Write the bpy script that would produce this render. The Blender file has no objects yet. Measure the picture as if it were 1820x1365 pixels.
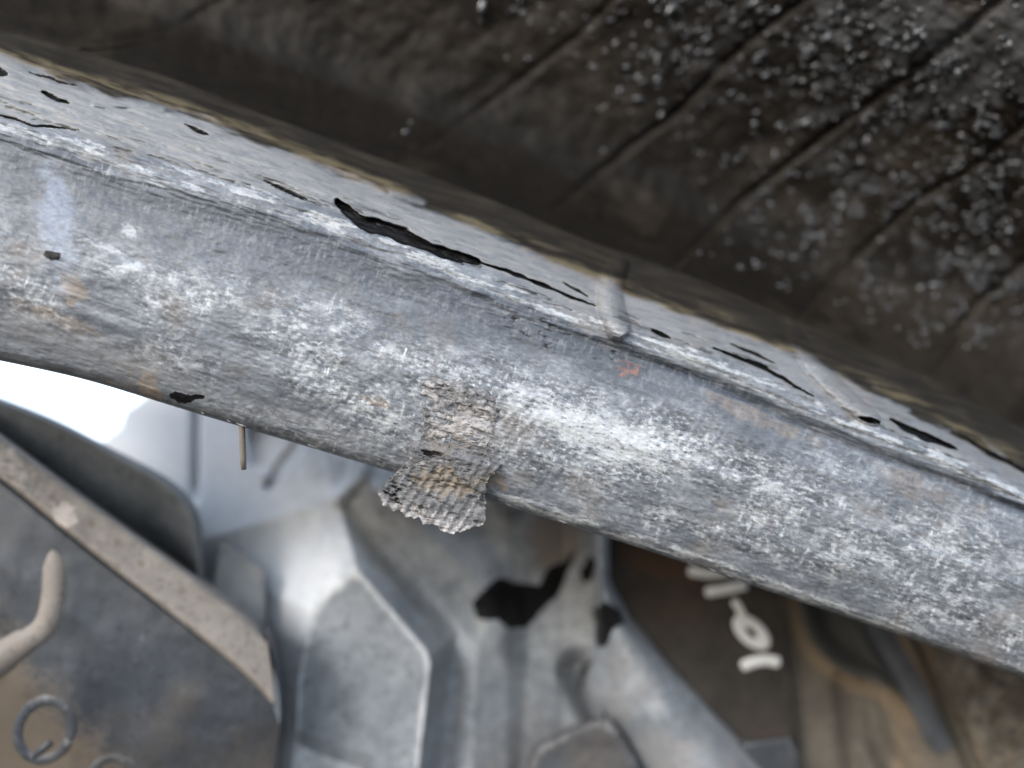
import bpy, math, random
import numpy as np
from mathutils import Vector, Matrix

SC = bpy.context.scene
COL = SC.collection
R_ = math.radians

# ------------------------------------------------------------------ camera, sky, sun, exposure
PITCH = R_(12)
CAM_Z = 0.078                      # the phone is held a hand above the ground
LENS = 28.0
FPX = 1820 * LENS / 36.0           # focal length in photo pixels
cam = bpy.data.cameras.new("Camera")
cam.lens = LENS; cam.sensor_width = 36.0
cam.clip_start = 0.005; cam.clip_end = 500
cam.dof.use_dof = True; cam.dof.focus_distance = 0.150; cam.dof.aperture_fstop = 5.0
camo = bpy.data.objects.new("Camera", cam)
camo.location = (0, 0, CAM_Z); camo.rotation_euler = (math.pi / 2 + PITCH, 0, 0)
COL.objects.link(camo); SC.camera = camo

SUN_EL, SUN_AZ = R_(22), R_(212)   # azimuth clockwise from +Y: behind the camera, to the left
w = bpy.data.worlds.new("World"); SC.world = w; w.use_nodes = True
nt = w.node_tree
sky = nt.nodes.new('ShaderNodeTexSky'); sky.sky_type = 'NISHITA'; sky.sun_disc = False
sky.sun_elevation = SUN_EL; sky.sun_rotation = SUN_AZ
sky.air_density = 1.0; sky.dust_density = 1.5; sky.ozone_density = 1.0
cl = nt.nodes.new('ShaderNodeMix'); cl.data_type = 'RGBA'; cl.inputs[0].default_value = 0.55   # thin bright overcast
cl.inputs[7].default_value = (5.4, 6.1, 7.0, 1)
nt.links.new(sky.outputs[0], cl.inputs[6]); nt.links.new(cl.outputs[2], nt.nodes['Background'].inputs[0])
nt.nodes['Background'].inputs[1].default_value = 0.15
sun = bpy.data.lights.new("Sun", 'SUN'); sun.energy = 0.9; sun.angle = R_(16); sun.color = (1, 0.97, 0.93)
suno = bpy.data.objects.new("Sun", sun)
sv = Vector((math.sin(SUN_AZ) * math.cos(SUN_EL), math.cos(SUN_AZ) * math.cos(SUN_EL), math.sin(SUN_EL)))
suno.rotation_euler = sv.to_track_quat('Z', 'Y').to_euler(); suno.location = sv * 3
COL.objects.link(suno)
SC.view_settings.view_transform = 'Standard'; SC.view_settings.look = 'None'
SC.view_settings.exposure = 1.45; SC.view_settings.gamma = 1.0

# ------------------------------------------------------------------ helpers
FWD = np.array([0, math.cos(PITCH), math.sin(PITCH)])
UPV = np.array([0, -math.sin(PITCH), math.cos(PITCH)])
RGT = np.array([1.0, 0, 0])
CAM = np.array([0, 0, CAM_Z])

def W(u, v, d):
    """a point d millimetres ahead, seen along the direction (u, v)"""
    u = np.asarray(u, float); v = np.asarray(v, float); d = np.asarray(d, float) * 0.001
    x = (u - 910) / FPX * d; y = (682.5 - v) / FPX * d
    return CAM + x[..., None] * RGT + y[..., None] * UPV + d[..., None] * FWD

def _hash(ix, iy, seed):
    h = (ix.astype(np.int64) * 374761393 + iy.astype(np.int64) * 668265263 + seed * 974711) & 0x7fffffff
    h = ((h ^ (h >> 13)) * 1274126177) & 0x7fffffff
    h = h ^ (h >> 16)
    return (h & 0xffff) / 65535.0

def vnoise(x, y, seed=0):
    x = np.asarray(x, float); y = np.asarray(y, float)
    ix = np.floor(x); iy = np.floor(y); fx = x - ix; fy = y - iy
    fx = fx * fx * (3 - 2 * fx); fy = fy * fy * (3 - 2 * fy)
    a = _hash(ix, iy, seed); b = _hash(ix + 1, iy, seed); c = _hash(ix, iy + 1, seed); d = _hash(ix + 1, iy + 1, seed)
    return (a * (1 - fx) + b * fx) * (1 - fy) + (c * (1 - fx) + d * fx) * fy

def fbm(x, y, oct=4, seed=0):
    s = 0; a = 0.5; t = 0
    for i in range(oct):
        s = s + a * vnoise(x, y, seed + i * 17); t += a
        x = x * 2.03 + 5.1; y = y * 2.03 + 1.7; a *= 0.55
    return s / t

def sstep(a, b, x):
    t = np.clip((x - a) / (b - a), 0, 1)
    return t * t * (3 - 2 * t)

def blob(U, V, cx, cy, rx, ry, ang=0, soft=0.35, rag=0.5, seed=1, f=0.06):
    """soft ragged spot, 1 inside"""
    c, s = math.cos(ang), math.sin(ang)
    x = ((U - cx) * c + (V - cy) * s) / rx; y = (-(U - cx) * s + (V - cy) * c) / ry
    r = np.sqrt(x * x + y * y) + rag * (fbm(U * f, V * f, 3, seed) - 0.5) * 2
    return 1 - sstep(1 - soft, 1 + soft, r)

def segdist(U, V, pts, closed=False):
    """distance to a polyline and the 0..1 position along it"""
    best = np.full(np.shape(U), 1e9); along = np.zeros(np.shape(U))
    n = len(pts); m = n if closed else n - 1
    for i in range(m):
        ax, ay = pts[i]; bx, by = pts[(i + 1) % n]
        dx, dy = bx - ax, by - ay; L = dx * dx + dy * dy + 1e-9
        t = np.clip(((U - ax) * dx + (V - ay) * dy) / L, 0, 1)
        q = np.hypot(U - ax - t * dx, V - ay - t * dy)
        m_ = q < best
        best = np.where(m_, q, best); along = np.where(m_, (i + t) / m, along)
    return best, along

def polysdf(U, V, pts):
    """positive inside"""
    d, _ = segdist(U, V, pts, True)
    ins = np.zeros(np.shape(U), bool); n = len(pts)
    for i in range(n):
        ax, ay = pts[i]; bx, by = pts[(i + 1) % n]
        if ay == by: continue
        c = ((ay > V) != (by > V)) & (U < (bx - ax) * (V - ay) / (by - ay) + ax)
        ins ^= c
    return np.where(ins, d, -d)

def smooth_poly(pts, n=200, it=2, closed=True, cut=1e9):
    """corner-cut then resample"""
    p = np.array(pts, float)
    for _ in range(it):
        if closed:
            q = np.roll(p, -1, 0)
            k_ = np.minimum(0.22, cut / (np.hypot(*(q - p).T) + 1e-6))[:, None]
            p = np.stack([p * (1 - k_) + q * k_, p * k_ + q * (1 - k_)], 1).reshape(-1, 2)
        else:
            q = p[1:]; o = p[:-1]
            m = np.stack([o * 0.75 + q * 0.25, o * 0.25 + q * 0.75], 1).reshape(-1, 2)
            p = np.vstack([p[:1], m, p[-1:]])
    r = np.vstack([p, p[:1]]) if closed else p
    L = np.concatenate([[0], np.cumsum(np.hypot(*np.diff(r, axis=0).T))])
    s = np.linspace(0, L[-1], n + 1)[:-1] if closed else np.linspace(0, L[-1], n)
    return np.stack([np.interp(s, L, r[:, 0]), np.interp(s, L, r[:, 1])], 1)

def mesh_obj(name, co, faces, mat, parent=None, mask=None, uv=None, smooth=True, mask2=None):
    me = bpy.data.meshes.new(name)
    co = np.asarray(co, np.float64).reshape(-1, 3)
    if parent is not None:
        co = co - np.array(parent['_base'])
    faces = [np.asarray(f, np.int32) for f in (faces if isinstance(faces, list) else [faces]) if len(f)]
    me.vertices.add(len(co)); me.vertices.foreach_set("co", co.astype(np.float32).ravel())
    idx = np.concatenate([f.ravel() for f in faces])
    tot = np.concatenate([np.full(len(f), f.shape[1], np.int32) for f in faces])
    start = np.concatenate([[0], np.cumsum(tot)[:-1]]).astype(np.int32)
    me.loops.add(len(idx)); me.loops.foreach_set("vertex_index", idx)
    me.polygons.add(len(tot)); me.polygons.foreach_set("loop_start", start); me.polygons.foreach_set("loop_total", tot)
    me.update(calc_edges=True)
    if smooth:
        me.polygons.foreach_set("use_smooth", np.ones(len(tot), bool))
    if mask is not None:
        a = me.attributes.new("mask", 'FLOAT_COLOR', 'POINT')
        a.data.foreach_set("color", np.clip(np.asarray(mask, np.float32), 0, 1).reshape(-1, 4).ravel())
    if mask2 is not None:
        a = me.attributes.new("mask2", 'FLOAT_COLOR', 'POINT')
        a.data.foreach_set("color", np.clip(np.asarray(mask2, np.float32), 0, 1).reshape(-1, 4).ravel())
    if uv is not None:
        l = me.uv_layers.new(name="band")
        l.data.foreach_set("uv", np.asarray(uv, np.float32).reshape(-1, 2)[idx].ravel())
    me.validate()
    me.materials.append(mat)
    o = bpy.data.objects.new(name, me); COL.objects.link(o)
    if parent is not None: o.parent = parent
    return o

def grid_faces(nr, nc, wrap=False):
    r = np.arange(nr - 1)[:, None]; c = np.arange(nc if wrap else nc - 1)[None, :]
    c2 = (c + 1) % nc
    return np.stack([(r * nc + c), (r * nc + c2), ((r + 1) * nc + c2), ((r + 1) * nc + c)], -1).reshape(-1, 4)

def thing(name, base, label, cat, group=None):
    o = bpy.data.objects.new(name, None); COL.objects.link(o)
    o.empty_display_size = 0.02
    o.location = base; o['_base'] = [float(x) for x in base]
    o['label'] = label; o['category'] = cat
    if group: o['group'] = group
    return o

def masks(shape):
    return np.zeros(tuple(shape) + (4,))

# ------------------------------------------------------------------ materials
class N:
    def __init__(s, name):
        s.m = bpy.data.materials.new(name); s.m.use_nodes = True
        s.t = s.m.node_tree; s.b = s.t.nodes['Principled BSDF']
    def n(s, typ, **kw):
        x = s.t.nodes.new(typ)
        for k, v in kw.items():
            if isinstance(k, str) and hasattr(x, k): setattr(x, k, v)
        return x
    def l(s, a, b): s.t.links.new(a, b)
    def mix(s, fac, a, b, blend='MIX'):
        x = s.t.nodes.new('ShaderNodeMix'); x.data_type = 'RGBA'; x.blend_type = blend
        for sock, val in ((x.inputs[0], fac), (x.inputs[6], a), (x.inputs[7], b)):
            if hasattr(val, 'is_output'): s.l(val, sock)
            elif isinstance(val, (int, float)): sock.default_value = val
            else: sock.default_value = (*val, 1)
        return x.outputs[2]
    def math(s, op, a, b=0.0, c=0.0, clamp=False):
        x = s.t.nodes.new('ShaderNodeMath'); x.operation = op; x.use_clamp = clamp
        for i, val in enumerate((a, b, c)):
            if hasattr(val, 'is_output'): s.l(val, x.inputs[i])
            else: x.inputs[i].default_value = val
        return x.outputs[0]
    def ramp(s, f, lo, hi):
        x = s.t.nodes.new('ShaderNodeMapRange'); x.clamp = True; x.interpolation_type = 'SMOOTHSTEP'
        s.l(f, x.inputs[0]); x.inputs[1].default_value = lo; x.inputs[2].default_value = hi
        return x.outputs[0]
    def noise(s, vec, scale, detail=4, rough=0.6, dist=0.0):
        x = s.t.nodes.new('ShaderNodeTexNoise'); s.l(vec, x.inputs['Vector'])
        x.inputs['Scale'].default_value = scale; x.inputs['Detail'].default_value = detail
        x.inputs['Roughness'].default_value = rough; x.inputs['Distortion'].default_value = dist
        return x.outputs[0]

def rubber(name, dark, base, pale, tan, rough=0.6, cell=220, fine=1500, bump=0.25, uv=False, stretch=(1, 1, 1),
           black=(0.009, 0.009, 0.0095), spec=0.5, contrast=(0.32, 0.68), bdist=0.0004, rust=None, pmax=0.8, pn=2.6):
    """dusty rubber: mask R = pale dust / scuff / painted light, G = tan or rust soil, B = bare black rubber / painted groove shade"""
    k = N(name)
    if uv:
        tc = k.n('ShaderNodeUVMap'); tc.uv_map = "band"; src = tc.outputs[0]
    else:
        tc = k.n('ShaderNodeTexCoord'); src = tc.outputs['Object']
    mp = k.n('ShaderNodeMapping'); k.l(src, mp.inputs[0]); mp.inputs['Scale'].default_value = stretch
    vec = mp.outputs[0]
    at = k.n('ShaderNodeAttribute'); at.attribute_name = "mask"
    sp = k.n('ShaderNodeSeparateColor'); k.l(at.outputs['Color'], sp.inputs[0])
    n1 = k.noise(vec, cell, 5, 0.62, 0.4); n2 = k.noise(vec, fine, 4, 0.7); n3 = k.noise(vec, cell * 3.3, 4, 0.65)
    n4 = k.noise(src, cell * 0.45, 3, 0.6)
    c = k.mix(k.ramp(n1, *contrast), dark, base)
    c = k.mix(k.math('MULTIPLY', k.ramp(n3, 0.4, 0.75), 0.5), c, tuple(x * 1.35 for x in base))
    c = k.mix(k.math('MULTIPLY', k.ramp(n2, 0.5, 0.3), 0.65), c, tuple(x * 0.45 for x in dark))
    tf = k.math('MULTIPLY', k.ramp(n4, 0.52, 0.72), 0.35)
    c = k.mix(tf, c, tan)
    nn = k.math('ADD', k.math('MULTIPLY', n2, 0.55), k.math('MULTIPLY', n3, 0.45))
    pf = k.ramp(k.math('ADD', sp.outputs[0], k.math('MULTIPLY', k.math('SUBTRACT', nn, 0.5), pn)), 0.25, 1.0)
    pf = k.math('MULTIPLY', k.math('MULTIPLY', pf, pmax), k.ramp(sp.outputs[0], 0.0, 0.25))
    c = k.mix(pf, c, pale)
    gf = k.ramp(k.math('ADD', sp.outputs[1], k.math('MULTIPLY', k.math('SUBTRACT', nn, 0.5), 1.6)), 0.25, 0.85)
    gf = k.math('MULTIPLY', gf, k.ramp(sp.outputs[1], 0.0, 0.12))
    gf = k.math('MULTIPLY', gf, 0.8)
    c = k.mix(gf, c, tan if rust is None else k.mix(k.ramp(sp.outputs[1], 0.82, 0.97), tan, rust))
    bf = k.ramp(k.math('ADD', sp.outputs[2], k.math('MULTIPLY', k.math('SUBTRACT', n2, 0.5), 0.6)), 0.4, 0.62)
    c = k.mix(bf, c, black)
    k.l(c, k.b.inputs['Base Color'])
    rr = k.math('ADD', rough - 0.12, k.math('MULTIPLY', n3, 0.24))
    rr = k.math('SUBTRACT', rr, k.math('MULTIPLY', bf, 0.12))
    k.l(rr, k.b.inputs['Roughness'])
    k.l(k.math('MULTIPLY', k.math('SUBTRACT', 1.0, k.math('MULTIPLY', bf, 0.7)), spec), k.b.inputs['Specular IOR Level'])
    hb = k.math('ADD', k.math('MULTIPLY', n2, 0.6), k.math('MULTIPLY', n3, 0.6))
    hb = k.math('ADD', hb, k.math('MULTIPLY', pf, 0.25))
    bp = k.n('ShaderNodeBump'); bp.inputs['Strength'].default_value = bump; bp.inputs['Distance'].default_value = bdist
    k.l(hb, bp.inputs['Height']); k.l(bp.outputs[0], k.b.inputs['Normal'])
    return k.m

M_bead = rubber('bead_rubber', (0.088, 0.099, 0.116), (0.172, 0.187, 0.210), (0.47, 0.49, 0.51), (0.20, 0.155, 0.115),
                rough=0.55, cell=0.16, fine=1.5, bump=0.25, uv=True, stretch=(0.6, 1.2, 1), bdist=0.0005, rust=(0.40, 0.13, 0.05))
M_flap = rubber('torn_rubber', (0.068, 0.070, 0.076), (0.165, 0.165, 0.172), (0.46, 0.435, 0.43), (0.25, 0.20, 0.145),
                rough=0.8, cell=280, fine=1300, bump=0.5, bdist=0.0005)
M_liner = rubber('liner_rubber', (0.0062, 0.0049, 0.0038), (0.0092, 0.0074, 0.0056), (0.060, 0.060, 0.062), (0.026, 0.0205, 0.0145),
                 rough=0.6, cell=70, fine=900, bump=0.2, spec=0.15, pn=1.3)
M_grey = rubber('dusty_tread_rubber', (0.17, 0.19, 0.215), (0.27, 0.292, 0.322), (0.70, 0.72, 0.75), (0.19, 0.155, 0.13),
                rough=0.42, cell=60, fine=500, bump=0.08, pn=0.9, pmax=0.9)
M_slate = rubber('slate_sidewall_rubber', (0.027, 0.032, 0.040), (0.043, 0.050, 0.061), (0.30, 0.305, 0.32), (0.11, 0.085, 0.06),
                 rough=0.55, cell=60, fine=700, bump=0.12)
M_shoulder = rubber('grey_shoulder_rubber', (0.085, 0.095, 0.105), (0.13, 0.14, 0.152), (0.30, 0.305, 0.32), (0.12, 0.115, 0.08),
                    rough=0.55, cell=60, fine=700, bump=0.1)
M_ledge = rubber('pale_mud_rubber', (0.17, 0.152, 0.138), (0.23, 0.208, 0.19), (0.52, 0.46, 0.41), (0.15, 0.12, 0.09),
                 rough=0.7, cell=70, fine=600, bump=0.12)
M_brown = rubber('brown_black_rubber', (0.026, 0.023, 0.021), (0.046, 0.0405, 0.0365), (0.10, 0.10, 0.10), (0.075, 0.042, 0.026),
                 rough=0.6, cell=70, fine=700, bump=0.12, spec=0.3)
M_tan = rubber('tan_mud_rubber', (0.070, 0.062, 0.052), (0.105, 0.093, 0.077), (0.21, 0.2, 0.18), (0.20, 0.15, 0.098),
               rough=0.75, cell=60, fine=600, bump=0.12)
M_streak = rubber('blue_grey_rubber', (0.045, 0.052, 0.066), (0.07, 0.078, 0.092), (0.16, 0.16, 0.17), (0.08, 0.07, 0.06),
                  rough=0.6, cell=60, fine=600, bump=0.1)
M_paint = rubber('white_marker_paint', (0.74, 0.77, 0.80), (0.78, 0.81, 0.84), (0.8, 0.8, 0.8), (0.64, 0.63, 0.61),
                 rough=0.4, cell=200, fine=1500, bump=0.1)
M_ground = rubber('gravel_soil', (0.05, 0.044, 0.037), (0.11, 0.098, 0.084), (0.2, 0.19, 0.18), (0.12, 0.095, 0.065),
                  rough=0.85, cell=120, fine=700, bump=0.5, bdist=0.002)
M_stone = rubber('gravel_stone', (0.045, 0.042, 0.037), (0.15, 0.14, 0.126), (0.3, 0.3, 0.3), (0.17, 0.125, 0.095),
                 rough=0.75, cell=40, fine=700, bump=0.3)
k = N('water_drop')
k.b.inputs['Base Color'].default_value = (0.03, 0.032, 0.036, 1); k.b.inputs['Roughness'].default_value = 0.1
k.b.inputs['Specular IOR Level'].default_value = 1.0
M_drop = k.m

# ------------------------------------------------------------------ ground
gr = thing  # (the ground is one sheet to the horizon)
gx = np.concatenate([-np.geomspace(60, 1.0, 14), np.linspace(-0.8, 0.8, 161), np.geomspace(1.0, 60, 14)])
gy = np.concatenate([[-20, -5, -1], np.linspace(-0.3, 1.3, 161), np.geomspace(1.5, 120, 16)])
GX, GY = np.meshgrid(gx, gy)
near = np.exp(-((GX / 1.0) ** 2 + ((GY - 0.4) / 1.0) ** 2))
GZ = -0.004 + near * (fbm(GX * 60, GY * 60, 4, 5) - 0.5) * 0.012
g = mesh_obj('ground', np.stack([GX, GY, GZ], -1), grid_faces(*GX.shape), M_ground)
g['kind'] = 'structure'

# ------------------------------------------------------------------ the upper tyre: bead, lip and inner liner
U0, U1, DU = -520, 2480, 2.4
us = np.arange(U0, U1, DU)
def line(pts):
    p = np.array(pts, float)
    y = np.interp(us, p[:, 0], p[:, 1])
    sl0 = (p[1, 1] - p[0, 1]) / (p[1, 0] - p[0, 0]); sl1 = (p[-1, 1] - p[-2, 1]) / (p[-1, 0] - p[-2, 0])
    y = np.where(us < p[0, 0], p[0, 1] + (us - p[0, 0]) * sl0, y)
    y = np.where(us > p[-1, 0], p[-1, 1] + (us - p[-1, 0]) * sl1, y)
    kx = np.exp(-0.5 * (np.arange(-60, 61) / 22.0) ** 2); kx /= kx.sum()
    return np.convolve(np.pad(y, 60, mode='reflect', reflect_type='odd'), kx, 'valid')
L0 = line([(0, 52), (300, 135), (430, 190), (700, 290), (850, 345), (1070, 440), (1200, 478), (1400, 565), (1640, 665), (1820, 765)])
L1 = line([(0, 100), (120, 148), (270, 185), (400, 225), (640, 330), (720, 356), (900, 430), (1060, 505), (1250, 575), (1450, 648), (1560, 700), (1700, 778), (1820, 848)])
L2 = line([(0, 205), (150, 235), (330, 295), (600, 366), (840, 462), (1060, 560), (1270, 622), (1440, 700), (1560, 750), (1700, 802), (1820, 872)])
L3 = line([(0, 256), (150, 306), (330, 366), (520, 420), (700, 490), (900, 560), (1100, 628), (1240, 674), (1470, 782), (1600, 826), (1820, 910)])
L4 = line([(0, 641), (150, 672), (265, 709), (400, 750), (660, 828), (860, 887), (1000, 930), (1180, 987), (1400, 1062), (1600, 1128), (1820, 1206)])
LB = L4 - 120                       # hidden back of the heel
LBB = L4 - 300
ts = np.concatenate([np.linspace(0, 1, 34, False), np.linspace(1, 2, 46, False), np.linspace(2, 3, 44, False),
                     np.linspace(3, 3.9, 150, False), np.linspace(3.9, 4, 26, False), np.linspace(4, 6, 14)])
LL = np.stack([L0, L1, L2, L3, L4, LB, LBB], 0)
kt = [0, 0.35, 0.7, 1, 1.5, 2.0, 2.12, 2.4, 2.65, 2.92, 3.0, 3.05, 3.2, 3.45, 3.7, 3.88, 3.955, 4.0, 4.12, 5.0, 6.0]
kd = [34, 26, 20, 15, 9.5, 5.2, 4.4, 2.4, 2.0, 3.6, 3.9, 2.9, 0.6, -1.2, -0.4, 1.9, 3.1, 5.5, 13.0, 34, 60]
def base_d(u): return 141 + 19 * np.asarray(u) / 1820.0
T, UU = np.meshgrid(ts, us, indexing='ij')
i0 = np.clip(np.floor(ts).astype(int), 0, 5); fr = ts - i0
VV = LL[i0] * (1 - fr)[:, None] + LL[i0 + 1] * fr[:, None]
prof = np.interp(ts, kt, kd)
kx = np.exp(-0.5 * (np.arange(-6, 7) / 2.2) ** 2); kx /= kx.sum()
prof = np.convolve(np.pad(prof, 6, mode='edge'), kx, 'valid')
kdl = [34, 26, 20, 15, 9.5, 5.2, 4.6, 3.0, 2.6, 3.0, 3.0, 2.85, 1.6, -0.9, -0.4, 1.9, 3.1, 5.5, 13.0, 34, 60]
profl = np.convolve(np.pad(np.interp(ts, kt, kdl), 14, mode='edge'), np.ones(29) / 29, 'valid')
profl = np.where(ts > 3.6, prof, profl)
rt = sstep(900, 1250, UU)
DD = base_d(UU) + prof[:, None] * rt + profl[:, None] * (1 - rt)
# along-band and across-band coordinates in mm
slope = 0.335; ca, sa = math.cos(math.atan(slope)), math.sin(math.atan(slope))
S = (UU * ca + VV * sa) * 0.106; Q = (-UU * sa + VV * ca) * 0.106
front = 1 - sstep(3.97, 4.05, T)
# right part: the face ends in a crisp raised edge above a sunken channel
right = sstep(1120, 1300, UU)
DD -= right * 1.3 * sstep(2.985, 3.02, T) * (1 - sstep(3.06, 3.5, T)) * (0.6 + 0.8 * fbm(S * 0.25, Q * 0.1, 2, 31))
DD += right * 0.9 * sstep(2.35, 2.55, T) * (1 - sstep(2.95, 3.0, T))
# relief: lengthwise ripples, pits, cross hatching
rip = fbm(S * 0.10, Q * 0.9, 4, 3) - 0.5
DD += rip * 1.5 * (1 - sstep(2.8, 3.1, T)) * front * sstep(0.5, 1.1, T)
DD += (fbm(S * 0.22, Q * 0.55, 4, 8) - 0.5) * 0.6 * sstep(2.9, 3.2, T) * front
ridged = 1 - np.abs(fbm(S * 0.35, Q * 1.3, 4, 13) * 2 - 1)
DD -= (ridged - 0.7) * 0.22 * sstep(2.2, 3.1, T) * front
SK = S * 0.93 + Q * 0.36           # the chatter marks lean
chat = np.sin(SK * 2 * math.pi / 1.7 + 9 * fbm(S * 0.16, Q * 0.16, 3, 21)) * (0.3 + 1.3 * fbm(S * 0.8, Q * 0.35, 2, 29)) * sstep(0.35, 0.6, fbm(S * 0.07 + 3, Q * 0.11, 3, 23))
czone = sstep(420, 620, UU) * sstep(3.12, 3.3, T) * (1 - sstep(3.8, 3.92, T)) * (1 - 0.5 * sstep(1500, 1800, UU))
chat = chat * (0.4 + 1.1 * fbm(S * 0.5, Q * 0.5, 3, 24))
DD += chat * 0.06 * czone
DD += (fbm(S * 1.6, Q * 3.2, 3, 41) - 0.5) * 0.2 * sstep(2.6, 3.0, T) * front * sstep(120, 600, UU)
mk = masks(UU.shape); mk2 = masks(UU.shape)
pale, tan, blk = mk[..., 0], mk[..., 1], mk[..., 2]
st1 = fbm(S * 0.09, Q * 0.5, 4, 51); st2 = fbm(S * 0.20, Q * 1.2, 4, 52); pat = fbm(S * 0.075, Q * 0.13, 4, 53)
strip = sstep(0.93, 1.06, T + 0.35 * (st1 - 0.5)) * (1 - sstep(1.85, 2.25, T))
mk2[..., 0] = strip * (1 - 0.3 * right)
pale += strip * (0.10 + 0.9 * (st2 - 0.5)) * (1 - 0.15 * right)
pale += 0.75 * sstep(3.90, 3.95, T) * front * sstep(820, 920, UU) * (1 - 0.4 * sstep(1500, 1800, UU)) * sstep(0.3, 0.5, st2)
pale += 0.75 * sstep(2.05, 2.3, T + 0.4 * (st2 - 0.5)) * (1 - sstep(2.5, 2.75, T + 0.3 * (st2 - 0.5))) * sstep(0.35, 0.6, st2)  # highlight along the ridge, painted pale
mk2[..., 1] = sstep(2.5, 2.75, T + 0.5 * (st2 - 0.5)) * (1 - sstep(3.02, 3.3 , T + 0.5 * (st1 - 0.5))) * (1.25 - 0.3 * right) * (0.5 + 0.6 * sstep(0.35, 0.6, st1))
mk2[..., 3] = np.clip((0.10 + 1.0 * sstep(0.38, 0.62, pat)) * sstep(3.05, 3.45, T) * front * (1 - 0.45 * sstep(3.78, 3.92, T)) * (0.35 + 0.65 * sstep(200, 600, UU)) + 0.35 * sstep(2.2, 2.5, T) * (1 - sstep(3.0, 3.2, T)), 0, 1)
lowz = sstep(3.1, 3.5, T) * (1 - sstep(3.78, 3.97, T))
pale += lowz * 0.42 * sstep(0.40, 0.70, pat) * sstep(-100, 250, UU)
mk2[..., 3] += np.maximum(chat, 0) * 0.5 * czone
def spot(ch, cx, cy, rx, ry, ang=0.32, amt=1.0, **kw):
    if rx < 46 and 'f' not in kw: kw = {**kw, 'f': 0.07, 'rag': 0.7, 'soft': 0.5}
    ch += amt * blob(UU, VV, cx, cy, rx, ry, ang, **kw) * front
for a in [(1060, 765, 175, 60), (1000, 735, 90, 40), (1110, 800, 110, 40), (600, 590, 60, 42), (500, 570, 50, 40), (300, 550, 55, 42),
          (640, 700, 120, 32), (1400, 860, 90, 46), (1500, 820, 70, 34), (1640, 930, 90, 54), (1740, 920, 70, 50), (1780, 1000, 90, 34),
          (1370, 900, 60, 60), (20, 500, 60, 40), (330, 640, 70, 22), (900, 700, 50, 30), (1480, 1000, 100, 30), (1260, 940, 120, 20), (90, 560, 60, 30)]:
    spot(mk2[..., 3], *a, amt=0.6, soft=0.8, rag=0.9, seed=int(a[0]), f=0.035); spot(pale, *a, amt=0.16, soft=0.8, rag=0.9, seed=int(a[0]), f=0.035)
spot(pale, 1065, 765, 120, 34, amt=0.55, soft=0.6, rag=0.5, seed=77)  # white scuff with a soft highlight painted into it
spot(mk2[..., 2], 98, 385, 26, 85, -0.1, 0.5, seed=3, soft=0.5, rag=0.8, f=0.04); spot(pale, 215, 480, 34, 8, -0.2, 0.9, seed=4); spot(pale, 190, 440, 30, 7, 0.3, 0.8, seed=5)
spot(pale, 230, 410, 14, 16, 0, 0.8, seed=6); spot(pale, 185, 305, 22, 7, 0.3, 0.8, seed=9); spot(pale, 275, 330, 24, 7, 0.3, 0.7, seed=10)
spot(mk2[..., 0], 90, 600, 190, 26, 0.3, 0.55, seed=61, soft=0.8, rag=0.6, f=0.02); spot(mk2[..., 0], 520, 745, 200, 22, 0.3, 0.35, seed=62, soft=0.8, rag=0.6, f=0.02)  # painted brightening where the lower edge turns under
spot(blk, 92, 452, 16, 10, 0.2, 1.0, seed=7)
spot(tan, 1120, 655, 23, 17, 0.2, 1.9, seed=8, rag=0.8, soft=0.4, f=0.13); spot(tan, 130, 515, 26, 30, 0, 0.7, seed=11); spot(tan, 120, 575, 60, 14, 0.3, 0.6, seed=12)
spot(tan, 60, 545, 50, 16, 0.3, 0.5, seed=14); spot(tan, 870, 850, 34, 20, 0.2, 1.0, seed=13); spot(tan, 670, 715, 34, 8, 0.3, 0.7, seed=15)
spot(tan, 263, 685, 15, 28, -0.35, 1.3, seed=16, rag=0.4); spot(tan, 278, 700, 22, 9, 0.3, 1.1, seed=17)
spot(blk, 325, 708, 20, 9, 0.1, 1.2, seed=18, rag=0.4); spot(blk, 352, 705, 12, 4, 0.1, 1.0, seed=19)
for a in [(1250, 700, 70, 20), (1330, 745, 60, 16), (1420, 770, 50, 14), (1500, 800, 50, 20), (1640, 880, 60, 24), (1720, 890, 60, 18), (1590, 860, 50, 20), (1300, 900, 60, 22), (1500, 985, 60, 14), (1750, 1090, 60, 18)]:
    spot(tan, *a, amt=0.36, soft=0.9, rag=0.9, seed=int(a[1]), f=0.04)
edgec = right * sstep(2.99, 3.02, T) * (1 - sstep(3.05, 3.14, T)) * sstep(0.4, 0.6, fbm(S * 0.11, Q * 0.1, 3, 61))
tan += edgec * 0.4; pale += edgec * 0.4
# khaki soil where the lip turns in to the liner
tan += 0.7 * sstep(0.62, 0.85, T + 0.5 * (st2 - 0.5)) * (1 - sstep(1.0, 1.2, T + 0.5 * (st1 - 0.5))) * sstep(0.38, 0.62, st1)
# black cracks and flecks along the toe
def crack(pts, wid, depth=2.2, amt=1.0, fl=0.0):
    global DD
    d, al = segdist(UU + 8 * (fbm(S * 0.3, Q * 0.4, 3, 71) - 0.5), VV + 9 * (fbm(S * 0.22, Q * 0.4, 3, 72) - 0.5), pts)
    ww = wid * (0.25 + 0.75 * np.sin(np.pi * np.clip(al * 0.94 + 0.05, 0, 1)) ** 0.7) * (0.7 + 0.6 * fbm(S * 0.35, Q * 0.05, 2, 73))
    m = (1 - sstep(ww * 0.75, ww * 1.15, d)) * front
    blk[...] += amt * m; DD += depth * m
crack([(600, 360), (622, 380), (645, 398), (690, 408), (740, 430), (790, 450), (850, 466)], 13)
crack([(850, 466), (960, 505), (1060, 545)], 3, 1)
crack([(1268, 618), (1330, 640), (1390, 672), (1445, 703)], 4, 1.2); crack([(1300, 612), (1350, 632), (1380, 645)], 2.5, 0.8)
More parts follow.
